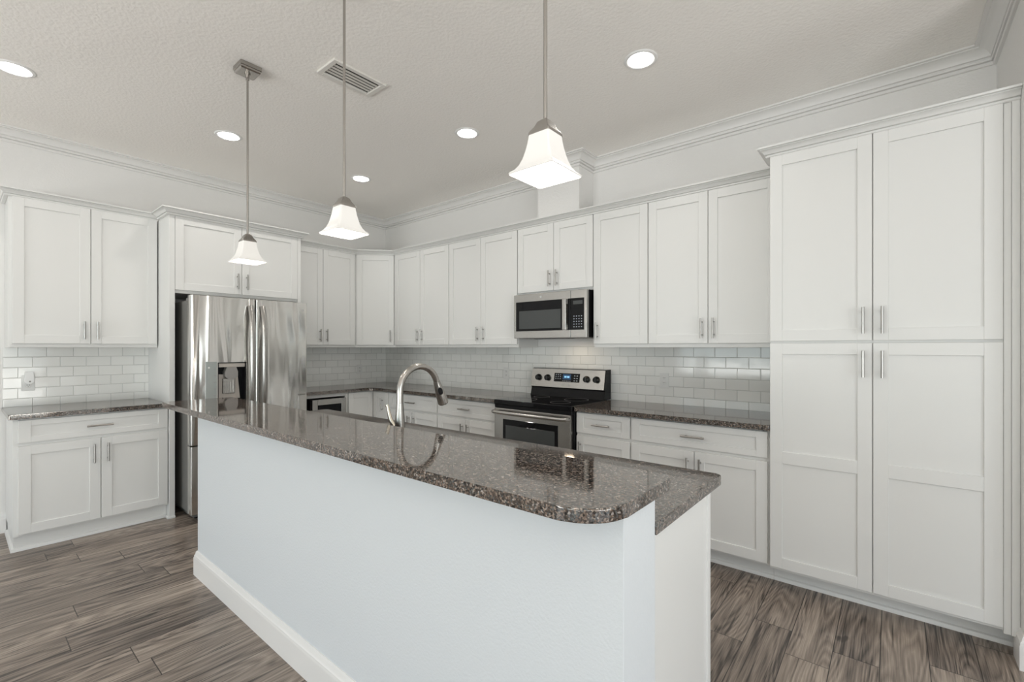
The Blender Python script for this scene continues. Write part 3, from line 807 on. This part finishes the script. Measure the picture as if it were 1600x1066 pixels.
MB().tube([(hp[0][0], 3.031, .856)] + hp + [(hp[-1][0], 3.031, .856)], .0155, 14).build('handle', M_STEEL, od)
MB().box(RX0 + .004, RX1 - .012, 3.034, 3.074, 0.060, 0.280, bev=.004, seg=2).build('storage_drawer', M_STEEL, t)
# backguard
bg = MB()
bg.prism_x([(3.600, .9578), (3.555, .9578), (3.575, 1.030), (3.565, 1.040), (3.600, 1.212), (3.612, 1.217), (3.678, 1.217), (3.678, .9578)], RX0 + .004, RX1 - .004)
bg = bg.build('backguard', M_BGLASS, t)
def slope(z): return 3.565 + (z - 1.040) * (3.600 - 3.565) / .172
MB().prism_x([(slope(1.043) - .004, 1.043), (slope(1.210) - .004, 1.210), (slope(1.210) + .004, 1.2105), (slope(1.043) + .004, 1.0425)], RX0 - .001, RX1 - .012).build('control_panel', M_STEEL, bg)
def panel_box(x0, x1, z0, z1, d0, d1):
    return [(slope(z0) - .004 - d0, z0), (slope(z1) - .004 - d0, z1), (slope(z1) - .004 + d1, z1), (slope(z0) - .004 + d1, z0)], x0, x1
dpn = MB(); dpn.prism_x(*panel_box(-2.440, -2.166, 1.096, 1.174, .002, .002)); dpn = dpn.build('touch_panel', M_BGLASS, bg)
MB().prism_x(*panel_box(-2.345, -2.258, 1.118, 1.166, .0026, 0)).build('display', M_DISPLAY, dpn)
dg = MB()
for i, x in enumerate((-2.326, -2.313, -2.296, -2.283)): dg.prism_x(*panel_box(x, x + .009, 1.134, 1.150, .0032, 0))
dg.build('digits', M_DIGIT, dpn)
ky = MB()
for i in range(3):
    for j in range(3): ky.prism_x(*panel_box(-2.425 + i * .024, -2.414 + i * .024, 1.120 + j * .018, 1.127 + j * .018, .0026, 0))
for i in range(2):
    for j in range(3): ky.prism_x(*panel_box(-2.225 + i * .026, -2.211 + i * .026, 1.106 + j * .022, 1.113 + j * .022, .0026, 0))
for i in range(5): ky.prism_x(*panel_box(-2.345 + i * .019, -2.334 + i * .019, 1.101, 1.107, .0026, 0))
ky.build('keys', M_INK, dpn)
MB().prism_x(*panel_box(-2.350, -2.262, 1.062, 1.074, .0012, 0)).build('nameplate', M_LGREY, bg)
for x in (-2.618, -2.513, -2.093, -1.995):
    z = 1.128; y = slope(z) - .004
    kn = MB().lathe([(.031, 0), (.031, .004), (.027, .006), (.025, .026), (.021, .030)], (x, y, z), axis='y', n=24).build('knob', M_GBLACK, bg)
    MB().box(x - .005, x + .005, y - .034, y - .028, z - .020, z + .024, bev=.002).build('grip', M_GBLACK, kn)
# burner rings printed on the glass
for (x, y, r) in ((-2.49, 3.20, .105), (-2.12, 3.20, .085), (-2.49, 3.45, .075), (-2.12, 3.45, .105)):
    MB().lathe([(r, 0), (r, .0004), (r - .003, .0004), (r - .003, 0)], (x, y, .9576), n=40, cap0=False, cap1=False).build('burner_ring', M_DGREY, t)

# ------------------------------------------------------------------ microwave
MX0, MX1, MZ0, MZ1, MY = -2.690, -1.925, 1.494, 1.890, 3.290
t = thing('microwave', 'stainless over-the-range microwave hanging above the range', 'microwave', (MX0, MY, MZ0))
MB().box(MX0 + .004, MX1 - .002, MY + .040, YW - .009, MZ0 + .004, MZ1, bev=.001).build('body', M_BLACK, t)
MB().box(MX0 + .02, MX1 - .02, MY + .05, YW - .03, MZ0 - .004, MZ0 + .004, bev=.001).build('underside', M_MGREY, t)
MB().box(-2.50, -2.12, MY + .06, MY + .14, MZ0 - .007, MZ0 - .003, bev=.001).build('grille', M_BLACK, t)
dd = MB().box(MX0, -2.079, MY, MY + .039, MZ0, MZ1, bev=.004, seg=2).build('door', M_STEEL, t)
pp = MB().box(-2.077, MX1, MY, MY + .039, MZ0, MZ1, bev=.004, seg=2).build('control_panel', M_STEEL, t)
MB().box(-2.664, -2.150, MY - .0025, MY + .01, 1.558, 1.822, bev=.001).build('window_frame', M_BGLASS, dd)
MB().box(-2.626, -2.176, MY - .0035, MY + .008, 1.578, 1.740, bev=.0005).build('window_glass', M_GGLASS, dd)
MB().box(-2.146, -2.106, MY - .030, MY - .016, 1.558, 1.822, bev=.005, seg=2).box(-2.138, -2.114, MY - .017, MY + .002, 1.565, 1.600).box(-2.138, -2.114, MY - .017, MY + .002, 1.780, 1.815).build('handle', M_STEEL, dd)
MB().box(-2.1045, -2.0795, MY - .0025, MY + .01, 1.558, 1.822, bev=.001).build('edge_strip', M_BGLASS, dd)
kp = MB().box(-2.0765, -1.948, MY - .0025, MY + .01, 1.558, 1.822, bev=.001).build('keypad', M_BGLASS, pp)
ky = MB()
for i in range(4):
    for j in range(5): ky.box(-2.048 + i * .024, -2.039 + i * .024, MY - .0032, MY, 1.580 + j * .022, 1.587 + j * .022)
ky.build('keys', M_INK, kp)
MB().box(-2.052, -1.962, MY - .0032, MY, 1.770, 1.800).build('display', M_GGLASS, kp)
MB().lathe([(.012, -.002), (.012, .0012), (.010, .0016)], (-2.385, MY, 1.856), axis='y', n=24).build('badge', M_LGREY, dd)

area_light('cooktop_lamp', (-2.20, MY + .17, MZ0 - .012), (0, 0, 0), .09, .09, 0.42, (1.0, 0.80, 0.58), 'DISK')

# ------------------------------------------------------------------ pendant lamps
PENDY = 1.125
def rsq(h, r, z, n=5):
    """rounded-square ring of half width h, corner radius r"""
    out = []
    for cx, cy, a0 in ((1, 1, 0), (-1, 1, PI / 2), (-1, -1, PI), (1, -1, 3 * PI / 2)):
        for k in range(n + 1):
            a = a0 + PI / 2 * k / n
            out.append((cx * (h - r) + r * math.cos(a), cy * (h - r) + r * math.sin(a), z))
    return out
def rings_of(mb, specs): return [[mb.bm.verts.new(p) for p in rsq(*s)] for s in specs]
ZB = 1.925
def pendant(label):
    t = thing('pendant_lamp', label, 'pendant lamp', (0, 0, CEIL), 0, 'pendant lamps above the island bar')
    L_ = lambda z: z - CEIL
    cn = MB(); cn.skin(rings_of(cn, [(.060, .008, 0), (.060, .008, -.022), (.056, .008, -.024), (.056, .008, -.034), (.050, .008, -.040)])); cn.build('canopy', M_NICKEL, t, world=False)
    MB().cyl((0, 0, -.078), (0, 0, -.038), .0095, 14).cyl((0, 0, -.048), (0, 0, -.040), .016, 14).build('swivel', M_NICKEL, t, world=False)
    MB().cyl((0, 0, L_(2.075)), (0, 0, -.076), .0060, 14).build('rod', M_NICKEL, t, world=False)
    cp = MB(); cp.skin(rings_of(cp, [(.038, .005, L_(2.041)), (.038, .005, L_(2.047)), (.034, .005, L_(2.055)), (.026, .005, L_(2.066)), (.019, .005, L_(2.082)), (.010, .004, L_(2.090))])); cp.build('cap', M_NICKEL, t, world=False)
    sh = MB()
    prof = [(.0370, 2.045), (.0385, 2.030), (.0415, 2.010), (.0460, 1.989), (.0520, 1.969), (.0595, 1.951), (.0690, 1.937), (.0785, 1.9295), (.0815, 1.925), (.0790, 1.9225)]
    inner = [(h - .004, z + .001) for h, z in reversed(prof[1:-2])]
    sh.skin(rings_of(sh, [(h, .010 if h > .05 else .007, L_(z)) for h, z in prof + inner]), True, True)
    sh.build('shade', M_OPAL, t, world=False)
    bl = MB().lathe([(.006, 0), (.012, .0), (.013, .03), (.026, .055), (.030, .075), (.024, .096), (.010, .105)], (0, 0, L_(2.026)), n=18)
    for v in bl.bm.verts: v.co.z = L_(2.026) - (v.co.z - L_(2.026)) * .80
    bl.build('bulb', M_BULB, t, world=False)
    return t
def place_pendant(t, x, lamp=True):
    t.location = (x, PENDY, CEIL)
    d = bpy.data.lights.new('pendant_light', 'POINT'); d.energy = 2.5; d.color = (1.0, 0.93, 0.84); d.shadow_soft_size = 0.035
    o = bpy.data.objects.new('pendant_light', d); o.location = (x, PENDY, 1.915); COL.objects.link(o)
p0 = pendant('pendant lamp with square bell shade nearest the fridge, leftmost of three')
def dup(root, label):
    r = root.copy(); COL.objects.link(r); r['label'] = label
    for ch in list(root.children):
        c = ch.copy(); COL.objects.link(c); c.parent = r
        for g in ch.children:
            d = g.copy(); COL.objects.link(d); d.parent = c
    return r
p1 = dup(p0, 'middle one of the three square bell pendant lamps, above the faucet end of the bar')
p2 = dup(p0, 'pendant lamp with square bell shade nearest the camera, in front of the duct chase')
for p, x in ((p0, -2.978), (p1, -1.908), (p2, -0.799)): place_pendant(p, x)

# ------------------------------------------------------------------ recessed lights
RL = ['round recessed ceiling light at the left edge of the picture', 'round recessed ceiling light beside the leftmost pendant rod, above the fridge front',
      'round recessed ceiling light nearest the room corner', 'round recessed ceiling light between the middle and the nearest pendant lamps',
      'round recessed ceiling light farthest right, right of the nearest pendant rod']
def recessed(label):
    t = thing('recessed_light', label, 'ceiling light', (0, 0, CEIL), 0, 'recessed ceiling lights')
    MB().lathe([(.0725, .004), (.0725, -.004), (.078, -.007), (.090, -.005), (.096, 0.0), (.096, -.0004)], (0, 0, 0), n=40, cap0=False, cap1=False).build('trim_ring', M_BAFFLE, t, world=False)
    MB().lathe([(.0720, -.003), (.0665, .040), (.0690, .040), (.0735, -.002)], (0, 0, 0), n=40, cap0=False, cap1=False).build('baffle', M_BAFFLE, t, world=False)
    MB().lathe([(.0665, .038), (.0665, .044)], (0, 0, 0), n=40).build('lens', M_LENS, t, world=False)
    return t
r0 = recessed(RL[0]); rl = [r0] + [dup(r0, s) for s in RL[1:]]
for r, (x, y) in zip(rl, LIGHTS):
    r.location = (x, y, CEIL)
    area_light('recessed_lamp', (x, y, CEIL + .030), (0, 0, 0), .12, .12, 4.0, (1.0, 0.955, 0.90), 'DISK', math.radians(160))

# ------------------------------------------------------------------ ceiling vent
t = thing('ceiling_vent', 'white rectangular ceiling vent with dark slots behind the middle pendant rod', 'vent', (-2.588, 1.583, CEIL))
vx0, vx1, vy0, vy1 = -2.690, -2.486, 1.403, 1.763
f = MB(); w = .030
for b in ((vx0, vx1, vy0, vy0 + w), (vx0, vx1, vy1 - w, vy1), (vx0, vx0 + w, vy0 + w, vy1 - w), (vx1 - w, vx1, vy0 + w, vy1 - w)):
    f.box(*b, CEIL - .014, CEIL - .0003, bev=.003)
f.build('frame', M_CEIL and principled('vent_paint', (0.74, 0.72, 0.68), 0.5), t)
MB().box(vx0 + w - .002, vx1 - w + .002, vy0 + w - .002, vy1 - w + .002, CEIL - .002, CEIL - .0003).build('backing', M_VENTDARK, t)
M_SLAT = principled('vent_slat', (0.62, 0.60, 0.56), 0.5)
for k in range(4):
    x = vx0 + w + (k + 1) * (vx1 - vx0 - 2 * w) / 5
    m = Matrix.Translation((x, 0, CEIL - .0075)) @ Matrix.Rotation(math.radians(-12), 4, 'Y')
    MB().box(-.0075, .0075, vy0 + w - .001, vy1 - w + .001, -.0009, .0009, mat=m).build('slat', M_SLAT, t)

# ------------------------------------------------------------------ outlets
def outlet(label, loc, rotz, cat='outlet'):
    t = thing('wall_outlet', label, cat, loc, rotz)
    MB().box(-.0375, .0375, -.006, 0, -.061, .061, bev=.0025, seg=2).build('cover_plate', M_WPLAST, t, world=False)
    for s in (-1, 1):
        z = s * .020
        r = MB().box(-.0165, .0165, -.0078, -.004, z - .0145, z + .0145, bev=.004, seg=2).build('receptacle', M_WPLAST, t, world=False)
        m = MB()
        for sx_ in (-.0065, .0065): m.box(sx_ - .0012, sx_ + .0012, -.0082, -.007, z - .001, z + .008)
        m.cyl((0, -.007, z - .008), (0, -.0082, z - .008), .0022, 10)
        m.build('slots', M_SLOT, r, world=False)
    return t
yo = YW - TH - .0002; xo = XW + TH + .0002
outlet('white duplex outlet on the tile between range and pantry', (-1.431, yo, 1.143), 0)
outlet('white duplex outlet on the tile left of the range', (-3.110, yo, 1.142), 0)
outlet('small white duplex outlet on the fridge wall tile near the corner', (xo, 3.290, 1.132), R90)
outlet('white duplex outlet with a night light plugged in, above the left counter', (xo, 0.379, 1.134), R90)
t = thing('night_light', 'white plug-in night light in the outlet left of the fridge', 'night light', (xo + .0085, 0.384, 1.175))
sh = MB()
xs = xo + .0086
poly = [(0.361, 1.222), (0.407, 1.222), (0.408, 1.180), (0.413, 1.155), (0.408, 1.138), (0.396, 1.129), (0.384, 1.127), (0.372, 1.129), (0.360, 1.138), (0.355, 1.155), (0.360, 1.180)]
sh.prism_x([(0.384 + (y - .384) * 1, z) for y, z in poly], xs, xs + .026); sh.prism_x([(0.384 + (y - .384) * .9, 1.175 + (z - 1.175) * .92) for y, z in poly], xs + .026, xs + .030)
sh.build('housing', M_NLITE, t)
MB().lathe([(.006, 0), (.006, .001), (.004, .0018)], (xs + .030, .386, 1.146), axis='x', n=16).build('sensor', M_MGREY, t)
